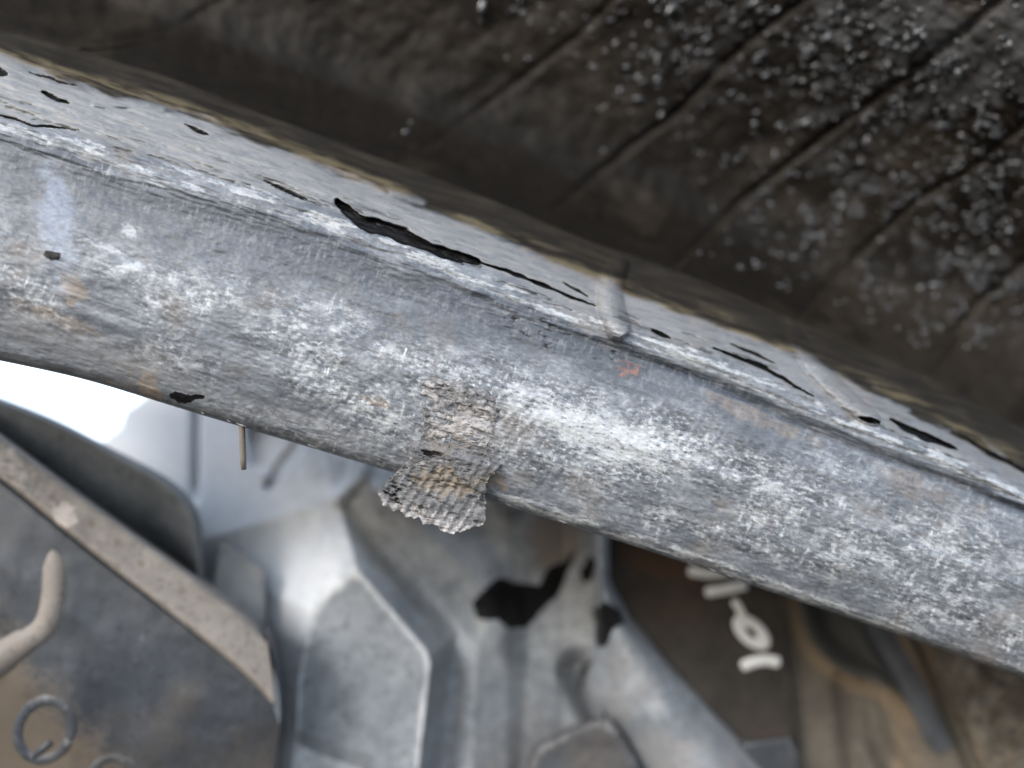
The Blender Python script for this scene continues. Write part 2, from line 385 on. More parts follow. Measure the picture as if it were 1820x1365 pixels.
crack([(1585, 745), (1640, 775), (1700, 800)], 6); crack([(1690, 765), (1760, 805), (1840, 850)], 4.5, 1.2)
crack([(1530, 742), (1562, 752)], 5); crack([(1000, 500), (1045, 528)], 2.5, 0.6); crack([(75, 165), (100, 178), (122, 184)], 5, 1)
crack([(330, 222), (352, 232), (372, 238)], 3.5, 1); crack([(55, 128), (90, 140), (140, 152)], 2.5, 0.6); crack([(0, 205), (60, 222), (140, 232)], 2.5, 0.6)
crack([(1160, 588), (1190, 600)], 5, 1); crack([(470, 320), (520, 342), (545, 352)], 2.5, 0.6); crack([(-40, 118), (0, 126), (14, 130)], 7, 1)
fl2 = sstep(0.60, 0.68, fbm(S * 0.55, Q * 1.6, 3, 83)) * blob(UU, VV, 1000, 605, 150, 26, 0.33, soft=0.5, seed=84)
blk += fl2 * 0.55; DD += fl2 * 0.3
fleck = sstep(0.62, 0.70, fbm(S * 0.16, Q * 1.5, 3, 81)) * sstep(1.35, 1.7, T) * (1 - sstep(2.15, 2.5, T))
blk += fleck * 0.5; DD += fleck * 0.35
# moulded ribs that cross the lip
ribm = np.zeros(UU.shape)
def lip_rib(pts, wid, hgt, amt=0.5):
    global DD
    d, al = segdist(UU, VV, pts)
    ww = wid * np.interp(al, [0, 0.15, 0.5, 0.85, 1], [0.5, 0.9, 1.05, 1.0, 0.5])
    prof_ = np.clip(1 - (d / ww) ** 2, 0, 1)
    prof_ = prof_ * sstep(0.0, 0.06, al) * (1 - sstep(0.93, 1.0, al))
    DD -= hgt * prof_ ** 0.8
    pale[...] += amt * prof_; ribm[...] = np.maximum(ribm, prof_ ** 0.6)
lip_rib([(1112, 455), (1092, 482), (1083, 515), (1086, 550), (1100, 585), (1112, 600)], 24, 4.6, 0.30)
lip_rib([(1400, 560), (1418, 610), (1445, 650), (1490, 695), (1535, 735), (1565, 752)], 17, 2.8, 0.25)
lip_rib([(1640, 665), (1690, 700), (1740, 760), (1790, 820)], 10, 0.9, 0.05)
lip_rib([(690, 340), (720, 346), (760, 362)], 9, 0.9, 0.3); lip_rib([(160, 185), (230, 182), (300, 196)], 10, 0.9, 0.2)
# brown upper lip is bare rubber with soil
darklip = 1 - sstep(0.80, 1.02, T + 0.7 * (st1 - 0.5) + 0.3 * (st2 - 0.5))
mk[..., 3] = darklip * (1 - 0.85 * ribm * sstep(0.6, 0.9, T)); mk2[..., 0] = np.maximum(mk2[..., 0], ribm * 0.6 * sstep(0.6, 0.9, T)); darklip = mk[..., 3]
tan += darklip * sstep(0.50, 0.80, T + 0.4 * (st1 - 0.5)) * 0.95 * sstep(0.30, 0.55, st1)
n_back = T > 4.02
blk[n_back] = 0.6
np.clip(mk, 0, 1.3, out=mk)
warm = (tan < 0.99) | (np.abs(UU - 1120) > 40)
tan[warm] = np.minimum(tan[warm], 0.75)

tyre = thing('tyre', W(910, 760, 175), 'scrap tyre with scuffed grey bead crossing the picture and dark wet inside above it', 'tyre', 'scrap tyres in a heap')
# extra layers of the bead: even dust with painted brightening, bare blue-black rubber, a lavender smear, brown bare lip, fine white speckle
kk = M_bead.node_tree
bsdf = kk.nodes['Principled BSDF']
def layer(fac, col):
    src = bsdf.inputs['Base Color'].links[0].from_socket
    mx = kk.nodes.new('ShaderNodeMix'); mx.data_type = 'RGBA'
    kk.links.new(fac, mx.inputs[0]); kk.links.new(src, mx.inputs[6]); mx.inputs[7].default_value = (*col, 1)
    kk.links.new(mx.outputs[2], bsdf.inputs['Base Color'])
def nmath(op, a, b):
    x = kk.nodes.new('ShaderNodeMath'); x.operation = op; x.use_clamp = True
    for i_, v_ in enumerate((a, b)):
        if hasattr(v_, 'is_output'): kk.links.new(v_, x.inputs[i_])
        else: x.inputs[i_].default_value = v_
    return x.outputs[0]
def nramp(f, a, b):
    x = kk.nodes.new('ShaderNodeMapRange'); x.clamp = True; x.interpolation_type = 'SMOOTHSTEP'
    kk.links.new(f, x.inputs[0]); x.inputs[1].default_value = a; x.inputs[2].default_value = b
    return x.outputs[0]
uvn = [n for n in kk.nodes if n.type == 'UVMAP'][0]
def uvnoise(sx, sy, sc, rot=0.0, det=3):
    mp = kk.nodes.new('ShaderNodeMapping'); mp.inputs['Scale'].default_value = (sx, sy, 1); mp.inputs['Rotation'].default_value = (0, 0, rot)
    kk.links.new(uvn.outputs[0], mp.inputs[0])
    x = kk.nodes.new('ShaderNodeTexNoise'); x.inputs['Scale'].default_value = sc; x.inputs['Detail'].default_value = det; x.inputs['Roughness'].default_value = 0.65
    kk.links.new(mp.outputs[0], x.inputs['Vector']); return x.outputs[0]
a2 = kk.nodes.new('ShaderNodeAttribute'); a2.attribute_name = "mask2"
s2 = kk.nodes.new('ShaderNodeSeparateColor'); kk.links.new(a2.outputs['Color'], s2.inputs[0])
att = [n for n in kk.nodes if n.type == 'ATTRIBUTE' and n.attribute_name == 'mask'][0]
sm = kk.nodes.new('ShaderNodeSeparateColor'); kk.links.new(att.outputs['Color'], sm.inputs[0])
spk = uvnoise(0.62, 1.35, 1.15, 0, 4); spk2 = uvnoise(1.4, 0.6, 0.75, 0.25)
wh = nmath('MULTIPLY', nmath('MULTIPLY', nramp(spk, 0.50, 0.63), nramp(spk2, 0.38, 0.56)), nmath('MULTIPLY', a2.outputs['Alpha'], 0.62))
cloud = uvnoise(0.7, 1.0, 0.34, 0.2, 6)
layer(nmath('MULTIPLY', nramp(cloud, 0.47, 0.66), nmath('MULTIPLY', a2.outputs['Alpha'], 0.75)), (0.43, 0.45, 0.475))
layer(wh, (0.54, 0.56, 0.58))
big = uvnoise(0.55, 1.0, 0.16, 0.2, 5)
layer(nmath('MULTIPLY', nramp(big, 0.50, 0.36), nmath('MULTIPLY', nramp(spk, 0.62, 0.40), 0.75)), (0.062, 0.068, 0.080))
scr = uvnoise(1.35, 0.30, 0.6, 0.28, 4)
layer(nmath('MULTIPLY', nmath('MULTIPLY', nramp(scr, 0.53, 0.66), nramp(spk, 0.36, 0.60)), nmath('MULTIPLY', nramp(a2.outputs['Alpha'], 0.25, 0.9), nramp(big, 0.44, 0.58))), (0.54, 0.56, 0.575))
dk = nmath('MULTIPLY', nramp(spk, 0.44, 0.33), nmath('MULTIPLY', a2.outputs['Alpha'], 0.8))
layer(dk, (0.036, 0.040, 0.047))
layer(nmath('MULTIPLY', s2.outputs[1], nmath('ADD', 0.35, nramp(spk2, 0.35, 0.6))), (0.060, 0.070, 0.088))
stn = uvnoise(0.2, 1.6, 0.9)
layer(nmath('MULTIPLY', s2.outputs[0], nmath('ADD', 0.45, nramp(stn, 0.42, 0.62))), (0.205, 0.205, 0.207))
layer(nmath('MULTIPLY', s2.outputs[2], nmath('ADD', 0.5, nramp(spk, 0.35, 0.6))), (0.27, 0.315, 0.41))
layer(nmath('MULTIPLY', att.outputs['Alpha'], 0.97), (0.014, 0.0115, 0.0088))
lst = uvnoise(0.12, 1.3, 0.8, 0, 5)
layer(nmath('MULTIPLY', nmath('MULTIPLY', att.outputs['Alpha'], nramp(lst, 0.42, 0.66)), 0.8), (0.036, 0.0315, 0.025))
spl = bsdf.inputs['Specular IOR Level'].links[0].from_socket
kk.links.new(nmath('MULTIPLY', spl, nmath('SUBTRACT', 1.0, nmath('MULTIPLY', att.outputs['Alpha'], 0.8))), bsdf.inputs['Specular IOR Level'])
layer(nmath('MULTIPLY', nmath('MULTIPLY', sm.outputs[1], nramp(att.outputs['Alpha'], 0.05, 0.4)), nramp(lst, 0.40, 0.58)), (0.13, 0.108, 0.068))
layer(nramp(sm.outputs[2], 0.4, 0.62), (0.006, 0.006, 0.0065))

bead_co = W(UU, VV, DD)
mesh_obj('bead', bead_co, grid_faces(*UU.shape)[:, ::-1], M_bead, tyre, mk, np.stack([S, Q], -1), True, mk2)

def band_at(u, t):
    """depth and row of the bead surface at column u and row parameter t"""
    c = np.clip((np.asarray(u) - U0) / DU, 0, len(us) - 1).astype(int)
    r = np.clip(np.searchsorted(ts, np.asarray(t)), 0, len(ts) - 1)
    return VV[r, c], DD[r, c]

# inner liner: dark cavity wall behind the lip
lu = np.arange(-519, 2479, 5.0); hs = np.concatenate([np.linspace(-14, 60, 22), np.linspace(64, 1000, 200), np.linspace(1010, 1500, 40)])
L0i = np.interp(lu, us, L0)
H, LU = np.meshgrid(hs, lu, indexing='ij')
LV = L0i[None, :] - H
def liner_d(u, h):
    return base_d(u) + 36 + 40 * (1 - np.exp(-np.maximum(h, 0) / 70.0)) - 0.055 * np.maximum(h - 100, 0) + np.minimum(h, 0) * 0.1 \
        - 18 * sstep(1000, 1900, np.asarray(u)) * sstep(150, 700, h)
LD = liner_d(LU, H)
vents = [[(690, 300), (779, 250), (860, 190), (940, 130), (1030, 60), (1080, 10), (1150, -70)],
         [(985, 372), (1004, 357), (1139, 246), (1210, 195), (1275, 125), (1345, 61), (1419, 7), (1500, -60)],
         [(1190, 480), (1220, 452), (1321, 354), (1419, 276), (1500, 215), (1614, 135), (1690, 75), (1790, -10)],
         [(1405, 580), (1416, 565), (1466, 511), (1527, 452), (1625, 357), (1716, 303), (1770, 262), (1840, 200), (1960, 110)],
         [(1638, 668), (1665, 629), (1736, 541), (1817, 470), (1900, 400), (2020, 290)],
         [(60, 78), (140, 84), (210, 78), (300, 56), (390, 5), (450, -50)]]
lm = masks(LU.shape)
ln = fbm(LU * 0.02, LV * 0.02, 4, 91)
LD += (ln - 0.5) * 2.5 + (fbm(LU * 0.1, LV * 0.1, 3, 92) - 0.5) * (0.4 + 0.8 * sstep(0.0, 420, (LU - 760) * 0.62 - (LV - 90) * 0.55 - 60))
for i, p in enumerate(vents):
    d, al = segdist(LU, LV, p)
    amt = [0.6, 1, 1, 1, 1, 0.5][i]
    LD += 1.5 * amt * (1 - sstep(2, 12, d))
    lm[..., 2] += 0.42 * amt * (1 - sstep(2, 12, d))  # shadow line inside each groove, painted black
wet = sstep(0.0, 420, (LU - 760) * 0.62 - (LV - 90) * 0.55 - 60)      # the wet, gritty corner
lm[..., 1] += 0.55 * sstep(0.45, 0.7, fbm(LU * 0.008, LV * 0.011, 3, 95)) + 0.25 * wet
lm[..., 0] += 0.8 * wet * sstep(0.4, 0.65, fbm(LU * 0.03, LV * 0.04, 4, 96)) + 0.95 * blob(LU, LV, 1760, 0, 260, 130, 0.3, soft=0.7, seed=97)  # wet sheen and blue-grey corner glow painted as pale colour
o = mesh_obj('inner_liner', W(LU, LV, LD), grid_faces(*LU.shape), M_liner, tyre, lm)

def tube(name, pts, rad, mat, parent, nseg=10, mask=None, taper=None):
    """round bar through 3-D points (mm handled by W), radius in metres"""
    P = np.asarray(pts, float); n = len(P)
    tg = np.gradient(P, axis=0); tg /= np.linalg.norm(tg, axis=1)[:, None] + 1e-12
    a = np.cross(tg, FWD); a /= np.linalg.norm(a, axis=1)[:, None] + 1e-12
    b = np.cross(tg, a)
    th = np.linspace(0, 2 * math.pi, nseg, endpoint=False)
    r = np.full(n, rad) if taper is None else rad * np.asarray(taper)
    V = P[:, None] + r[:, None, None] * (np.cos(th)[None, :, None] * a[:, None] + np.sin(th)[None, :, None] * b[:, None])
    co = np.vstack([V.reshape(-1, 3), P[:1], P[-1:]])
    q = grid_faces(n, nseg, True)
    k_ = np.arange(nseg); k2 = (k_ + 1) % nseg
    c0 = np.stack([np.full(nseg, n * nseg), k2, k_], 1); c1 = np.stack([np.full(nseg, n * nseg + 1), (n - 1) * nseg + k_, (n - 1) * nseg + k2], 1)
    mm = None
    if mask is not None: mm = np.tile(np.array(mask, float), (len(co), 1))
    return mesh_obj(name, co, [q, c0, c1], mat, parent, mm)

# raised mould lines beside the grooves in the liner
for i, p in enumerate(vents):
    q = smooth_poly(p, 90, 2, False) + np.array([7, 8])
    h = np.interp(q[:, 0], us, L0) - q[:, 1]
    d = liner_d(q[:, 0], h) + (fbm(q[:, 0] * 0.02, q[:, 1] * 0.02, 4, 91) - 0.5) * 2.5 + 1.5
    rr = np.sin(np.linspace(0.02, 3.12, 90)) ** 0.5 * (0.6 + 0.7 * fbm(np.arange(90) * 0.12, np.full(90, i * 3.3), 3, 7))
    tube('mould_line', W(q[:, 0], q[:, 1], d), 0.0015 * [0.6, 1, 1, 1, 1, 0.6][i], M_liner, tyre, 10, (0, 0.5, 0, 0), rr)

M_rib = rubber('rib_rubber', (0.10, 0.108, 0.12), (0.17, 0.18, 0.19), (0.42, 0.43, 0.45), (0.13, 0.10, 0.07),
               rough=0.55, cell=260, fine=1600, bump=0.4)

# torn flap of rubber hanging off the bead's lower edge
outline = np.array([(738, 668), (775, 655), (830, 668), (880, 690), (905, 720), (890, 760), (886, 800), (892, 830), (870, 850), (862, 885), (866, 915), (848, 945),
                    (800, 945), (755, 928), (715, 912), (676, 900), (672, 872), (690, 848), (722, 825), (726, 795), (742, 770), (748, 740), (736, 705)], float)
ol = smooth_poly(outline, 420, 1)
th = np.arange(420)
jit = (fbm(th * 0.16, th * 0, 3, 5) - 0.5) * 20 + (vnoise(th * 0.5, th * 0, 6) - 0.5) * 4
lowj = 0.25 + 0.75 * sstep(800, 880, ol[:, 1])
cen = np.array([800, 800.0])
nrm = ol - cen; nrm /= np.linalg.norm(nrm, axis=1)[:, None]
ol = ol + nrm * (jit * lowj)[:, None]
rings = np.concatenate([[1.0], np.linspace(0.985, 0.0, 110)])
FU = cen[0] + (ol[None, :, 0] - cen[0]) * rings[:, None]; FV = cen[1] + (ol[None, :, 1] - cen[1]) * rings[:, None]
def surf_d(u, v):
    c = np.clip((u - U0) / DU, 0, len(us) - 1).astype(int)
    t3 = np.clip((v - L3[c]) / (L4[c] - L3[c]), 0, 1)
    return base_d(u) + np.interp(3 + np.minimum(t3, 0.86), ts, prof)
FS = (FU * ca + FV * sa) * 0.106; FQ = (-FU * sa + FV * ca) * 0.106
rag = 1 - np.abs(fbm(FS * 0.55, FQ * 1.5, 4, 15) * 2 - 1)
rough_h = (fbm(FS * 0.25, FQ * 0.5, 5, 16) - 0.5) * 2.2 + (rag - 0.7) * 0.9
low = sstep(770, 860, FV)
thick = (-0.45 + 1.1 * sstep(0, 0.2, 1 - rings)[:, None]) * (1 - low) + low * 1.1
chatf = np.sin((FS * 0.95 + FQ * 0.25) * 2 * math.pi / 1.7)
FD = surf_d(FU, FV) - thick - rough_h * (0.5 - 0.05 * low) - 0.11 * chatf * low * (0.3 + 1.4 * fbm(FS * 0.4, FQ * 0.4, 3, 19)) + 0.4
FD -= 1.6 * sstep(795, 812, FV - (FU - 800) * 0.28) * (1 - sstep(812, 880, FV - (FU - 800) * 0.28))
fm = masks(FU.shape)
wr = fbm(FS * 0.25, FQ * 0.6, 4, 27)
edge_in = sstep(0.02, 0.35, 1 - rings)[:, None]
fm[..., 0] = (0.42 + 0.40 * edge_in * sstep(0.3, 0.62, wr)) * (1 - low) + low * (0.16 + 0.28 * np.maximum(chatf, 0) * sstep(0.3, 0.6, wr)) + 0.5 * sstep(890, 925, FV - (FU - 760) * 0.3)
fm[..., 1] = 0.22 * (1 - low) * edge_in + 0.6 * blob(FU, FV, 800, 860, 70, 26, 0.3, rag=0.8, seed=22)
crk = sstep(0.60, 0.70, fbm(FS * 0.35, FQ * 1.3, 4, 28))
fm[..., 0] *= 1 - 0.8 * blob(FU, FV, 800, 808, 90, 20, 0.28, rag=0.9, seed=23, soft=0.6)
fm[..., 2] = 0.30 * blob(FU, FV, 800, 815, 80, 18, 0.28, rag=1.0, seed=23) + 0.35 * blob(FU, FV, 705, 880, 22, 14, 0.1, rag=0.8, seed=24) + 0.34 * crk
FD = FD + 0.5 * crk
# back side ring
BU = np.stack([FU[0], cen[0] + (FU[0] - cen[0]) * 0.93]); BV = np.stack([FV[0], cen[1] + (FV[0] - cen[1]) * 0.93])
BD = np.stack([FD[0] + 2.2, FD[0] + 3.4])
AU = np.vstack([BU[::-1], FU]); AV = np.vstack([BV[::-1], FV]); AD = np.vstack([BD[::-1], FD])
am = np.concatenate([fm[:1], fm[:1], fm], 0)
mesh_obj('torn_flap', W(AU, AV, AD), grid_faces(AU.shape[0], 420, True)[:, ::-1], M_flap, tyre, am)['label'] = 'rough torn rubber flap hanging from the bead'

# a thin vent whisker hanging under the bead edge
P = W(np.array([429, 430, 431, 432, 433]), np.array([735, 765, 790, 812, 834]), np.array([152, 152.5, 153, 153.5, 154]))
tube('vent_whisker', P, 0.00062, M_ledge, tyre, 8, (0.2, 0.5, 0, 0), [1, 1, 1, 1, 0.85])

# small splinters along the bead's lower edge
rnd = random.Random(4)
for i in range(9):
    u = rnd.choice([rnd.uniform(300, 560), rnd.uniform(300, 700), rnd.uniform(880, 1300)])
    v, d = band_at(u, 3.985)
    ln_ = rnd.uniform(4, 12)
    P = W(np.array([u - ln_, u, u + ln_ * 0.8]), np.array([v - 3, v + 1.5, v + 2 + rnd.uniform(0, 3)]), np.array([d - .3, d - .3, d]))
    tube('rubber_sliver', P, rnd.uniform(0.00008, 0.00016), M_rib, tyre, 5, (0.7, 0, 0, 0), [0.5, 1, 0.3])

# water drops and grit in the wet corner of the liner
def drops():
    rn = np.random.RandomState(11)
    co = []; fa = []
    lat = [(0.0, 1.0), (0.5, 0.86), (0.86, 0.5)]
    n = 0; base = 0
    while n < 3900:
        u = rn.uniform(560, 1960); v = rn.uniform(-90, 620)
        wv = (u - 760) * 0.62 - (v - 90) * 0.55 - 60
        p = np.clip(wv / 420.0, 0.0, 1.0) ** 1.3 + 0.012
        p *= 0.25 + 1.5 * sstep(0.38, 0.66, float(fbm(np.array(u * 0.02), np.array(v * 0.028), 3, 33)))
        if rn.rand() > p: continue
        h = np.interp(u, us, L0) - v
        if h < 45 or (u > 1640 and v < 60 + (u - 1640) * 0.45 and rn.rand() < 0.85): continue
        d = float(liner_d(u, h)) + (float(fbm(np.array(u * 0.02), np.array(v * 0.02), 4, 91)) - 0.5) * 5
        c = W(np.array(u), np.array(v), np.array(d + 0.1))
        r = (0.00018 + 0.0006 * rn.rand() ** 2.5) * (1.6 if rn.rand() < 0.05 else 1)
        if min(float(segdist(np.array(u), np.array(v), p_)[0]) for p_ in vents) < 9: continue
        ex = rn.uniform(0.9, 2.4); an = rn.normal(0.35 if v < 230 else -0.4, 0.5)
        e1 = RGT * math.cos(an) + UPV * math.sin(an); e2 = -RGT * math.sin(an) + UPV * math.cos(an)
        vs = []
        for (z, rr) in lat[:3]:
            for q in range(7):
                t = q * 2 * math.pi / 7
                vs.append(c + e1 * (rr * r * ex * math.cos(t)) + e2 * (rr * r * math.sin(t)) - FWD * (z * r * 0.8))
        vs.append(c - FWD * (r * 0.8))
        co += vs
        for k_ in range(2):
            for q in range(7):
                q2 = (q + 1) % 7
                fa.append((base + k_ * 7 + q, base + k_ * 7 + q2, base + (k_ + 1) * 7 + q2)); fa.append((base + k_ * 7 + q, base + (k_ + 1) * 7 + q2, base + (k_ + 1) * 7 + q))
        for q in range(7):
            fa.append((base + 14 + q, base + 14 + (q + 1) % 7, base + 21))
        base += 22; n += 1
    o = mesh_obj('water_drops', np.array(co), np.array(fa), M_drop)
    o['kind'] = 'stuff'; o['label'] = 'fine water drops clinging to the dark inside of the tyre'; o['category'] = 'water drops'
drops()

# ------------------------------------------------------------------ generic pieces of the tyres below
def slab(name, outline, dfun, thick, bevel, mat, parent, n=160, rings=26, rnd_it=2, mfun=None, wob=0.6, cen=None, edge_pale=0.0, cut=1e9):
    ol = smooth_poly(outline, n, rnd_it, True, cut)
    c = ol.mean(0) if cen is None else np.array(cen, float)
    nr = ol - c; R = np.linalg.norm(nr, axis=1)
    us_, vs_, ds_, ed = [], [], [], []
    def ring(off, dz, e):
        k_ = (R - off) / R
        us_.append(c[0] + nr[:, 0] * k_); vs_.append(c[1] + nr[:, 1] * k_); ds_.append(np.full(n, float(dz))); ed.append(np.full(n, float(e)))
    ring(0, thick, 0); ring(0, thick * 0.5, 0.2)
    for a in np.linspace(0, 1, 6):                                # rounded shoulder
        ring(bevel * (1 - math.cos(a * math.pi / 2)), bevel * 0.14 * (1 - math.sin(a * math.pi / 2)), 0.5 + 0.5 * a)
    for f in np.linspace(0, 1, rings)[1:]:
        k_ = (R - bevel) / R * (1 - f) + 1e-4 * f
        us_.append(c[0] + nr[:, 0] * k_); vs_.append(c[1] + nr[:, 1] * k_); ds_.append(np.zeros(n)); ed.append(np.full(n, max(0, 1 - f * 7)))
    A, B, Z, E = map(np.array, (us_, vs_, ds_, ed))
    D = dfun(A, B) + Z + wob * (fbm(A * 0.012, B * 0.012, 3, 7) - 0.5) * 2
    m = masks(A.shape) if mfun is None else mfun(A, B)
    m[..., 0] += edge_pale * np.clip(E, 0, 1)
    return mesh_obj(name, W(A, B, D), grid_faces(A.shape[0], n, True)[:, ::-1], mat, parent, m)

def field(name, u0, u1, v0, v1, step, dfun, mat, parent, mfun=None, keep=None):
    A, B = np.meshgrid(np.arange(u0, u1 + 1, step), np.arange(v0, v1 + 1, step))
    D = dfun(A, B); m = masks(A.shape) if mfun is None else mfun(A, B)
    f = grid_faces(*A.shape)[:, ::-1]
    if keep is not None:
        kp = keep(A, B).ravel(); f = f[kp[f].all(1)]
    o = mesh_obj(name, W(A, B, D), f, mat, parent, m)
    md = o.modifiers.new('thickness', 'SOLIDIFY'); md.thickness = 0.006; md.offset = -1
    return o

# --- centre: grey dusty tread seen from the side
t2 = thing('tyre', W(760, 1390, 250), 'grey dusty tyre with a pointed tread block and black bare spots, below the centre', 'tyre', 'scrap tyres in a heap')
hexa = [(553, 1086), (633, 1008), (768, 1166), (738, 1420), (520, 1420), (528, 1200)]
small = [(392, 962), (470, 1012), (472, 1140), (440, 1200), (372, 1080)]
pocket = [(436, 742), (560, 742), (532, 794), (487, 842), (441, 828)]
def facet(A, B, p, q):
    """signed distance to the line p-q, positive on its left-hand side in the picture"""
    dx, dy = q[0] - p[0], q[1] - p[1]; L = math.hypot(dx, dy)
    return ((A - p[0]) * dy - (B - p[1]) * dx) / L
def casing_d(A, B):
    d = 232 + 0 * A
    # broad planes, each leaning its own way, meeting in soft creases
    d = d + 0.11 * np.maximum(facet(A, B, (700, 860), (360, 960)) * -1, 0)            # upper left, leans back to the light
    d = d - 0.10 * np.maximum(90 - np.abs(A - 850 + (B - 1100) * 0.05), 0) * sstep(1060, 1160, B)
    d = d + 0.07 * np.maximum(A - 900, 0) - 0.07 * np.maximum(A - 1000, 0)
    d = d - 0.12 * np.maximum(80 - np.abs(facet(A, B, (680, 880), (850, 1040))), 0) * sstep(600, 680, A) * (1 - sstep(860, 940, A))
    d = d + 3 * (fbm(A * 0.004, B * 0.004, 2, 44) - 0.5)
    d = d + 5 * (1 - sstep(2, 12, np.abs(A - 347 + (B - 800) * 0.02))) * sstep(700, 730, B) * (1 - sstep(860, 900, B))
    d = d + 6 * sstep(-3, 6, polysdf(A, B, pocket))
    d = d + 8 * (1 - sstep(6, 13, segdist(A, B, [(556, 742), (530, 792), (478, 862)])[0]))
    d = d - 5 * (1 - sstep(0, 24, segdist(A, B, [(655, 800), (636, 850), (600, 885)])[0]))
    d = d + 9 * (1 - sstep(4, 50, segdist(A, B, [(1030, 1190), (1060, 1250), (1160, 1400)])[0]))
    e1 = -0.698 * (A - 553) - 0.716 * (B - 1086); e2 = (553 - A) * 0.99 - (B - 1086) * 0.12
    e3 = 0.757 * (A - 633) - 0.653 * (B - 1008); e4 = A - 768 + (B - 1166) * 0.10
    s_ = polysdf(A, B, hexa)
    fr_ = 211 + np.maximum.reduce([e1 * 0.17, e2 * 0.17, e3 * 0.34, e4 * 0.5, 0 * A])     # frustum under the block
    h_ = np.clip(0.5 + 0.5 * (fr_ - d) / 9.0, 0, 1)
    d = fr_ * (1 - h_) + d * h_ - 9.0 * h_ * (1 - h_)
    d = np.where(s_ > 0, np.maximum(d, 211), d)
    return d
def black_spots(A, B):
    j = lambda s: 5 * (fbm(A * 0.03, B * 0.03, 4, s) - 0.5)
    X, Y = A + j(61) * 2, B + j(62) * 2
    s1 = polysdf(X, Y, [(838, 1070), (862, 1045), (885, 1025), (915, 1035), (960, 1042), (972, 1010), (1000, 1000), (1025, 975), (1012, 1015), (990, 1060),
                        (955, 1092), (935, 1115), (905, 1118), (885, 1100), (848, 1098)])
    s2 = polysdf(X, Y, [(1052, 1085), (1075, 1070), (1100, 1080), (1110, 1105), (1090, 1120), (1078, 1148), (1060, 1152), (1058, 1120)])
    s3 = polysdf(X, Y, [(1030, 1012), (1050, 985), (1062, 1000), (1055, 1030), (1040, 1040)])
    s4 = polysdf(X, Y, [(1022, 1190), (1050, 1165), (1062, 1172), (1044, 1205), (1032, 1240), (1022, 1225)])
    s5 = polysdf(X, Y, [(870, 880), (940, 880), (935, 925), (905, 938), (870, 915)])
    return np.maximum.reduce([sstep(-3, 3, s1), sstep(-3, 3, s2), sstep(-3, 3, s3), 0.6 * sstep(-4, 8, s4), 0.5 * sstep(-4, 8, s5)])
def casing_m(A, B):
    m = masks(A.shape)
    m[..., 2] = black_spots(A, B)
    m[..., 0] = 0.30 + 0.60 * sstep(760, 380, A) + 0.2 * sstep(330, 230, A) * sstep(1150, 780, B) + 0.25 * blob(A, B, 560, 1010, 120, 110, -0.75, soft=0.8, rag=0.2) \
        + 0.3 * sstep(-2, 6, polysdf(A, B, pocket)) + 0.22 * blob(A, B, 1040, 1120, 110, 90, 0.5, soft=0.8)  # brightness of the upper left, facet and pocket floor painted as pale
    m[..., 1] = 0.95 * blob(A, B, 990, 950, 52, 60, 0.2, soft=0.6, rag=0.4, seed=8) + 0.4 * blob(A, B, 780, 1150, 50, 40, 0.4, soft=0.8)
    return m
left_edge = [(150, 560), (205, 700), (260, 800), (330, 890), (330, 1500), (1500, 1500), (1500, 560)]
field('tread', 150, 1420, 660, 1480, 4.2, casing_d, M_grey, t2, casing_m,
      lambda A, B: (A > 262 - np.maximum(B - 690, 0) * 0.85 + 6 * np.sin(B * 0.11)) & (A < np.interp(B, [900, 1050, 1160, 1260, 1400], [1072, 1082, 1150, 1235, 1350])))
slab('tread_block', hexa, lambda A, B: 209.5 + 0.055 * np.maximum(B - 1300 - (A - 540) * 0.4, 0) - 0 * A, 10, 4, M_grey, t2,
     n=420, rings=40, rnd_it=1, cut=14, wob=0.25, edge_pale=0.6, cen=(640, 1220),
     mfun=lambda A, B: (lambda m: (m[..., 0].__iadd__(0.18 * fbm(A * 0.02, B * 0.02, 3, 9)), m)[1])(masks(A.shape)))
slab('tread_block', small, lambda A, B: 212 - (B - 1080) * 0.02 + (A - 420) * 0.05, 16, 4, M_grey, t2, n=300, rnd_it=1, cut=10, edge_pale=0.3,
     mfun=lambda A, B: (lambda m: (m[..., 1].__iadd__(0.45), m)[1])(masks(A.shape)))
# rounded lug that runs to the lower right, with its thin root
lug = [(1058, 925), (1082, 925), (1080, 1020), (1110, 1070), (1170, 1160), (1262, 1260), (1330, 1330), (1400, 1420), (1190, 1440), (1110, 1330), (1052, 1235), (1040, 1180), (1062, 1100), (1060, 1030)]
def lug_d(A, B):
    mid = np.interp(B, [925, 1030, 1100, 1235, 1430], [1070, 1070, 1086, 1150, 1290]); wd = np.interp(B, [925, 1030, 1100, 1235, 1430], [14, 14, 35, 85, 120])
    return 214 - (B - 1000) * 0.02 + 12 * np.clip(np.abs(A - mid) / wd, 0, 1.3) ** 2
def lug_m(A, B):
    m = masks(A.shape); m[..., 2] = black_spots(A, B)
    e = polysdf(A, B, [(1150, 1090), (1420, 1420), (1300, 1420), (1180, 1200)])
    m[..., 0] = 0.25 + 0.3 * sstep(-20, 10, -np.abs(A - np.interp(B, [925, 1050, 1160, 1260, 1420], [1072, 1082, 1160, 1248, 1385])) ); m[..., 1] = 0.45 * sstep(1180, 1330, B)
    return m
slab('tread_lug', lug, lug_d, 14, 6, M_grey, t2, n=260, rings=40, rnd_it=2, mfun=lug_m, cen=(1125, 1185))
low = [(935, 1335), (1000, 1298), (1075, 1268), (1110, 1300), (1180, 1440), (930, 1440)]
slab('tread_block', low, lambda A, B: 212 - (B - 1340) * 0.03, 16, 16, M_slate, t2, rnd_it=2, edge_pale=0.4)

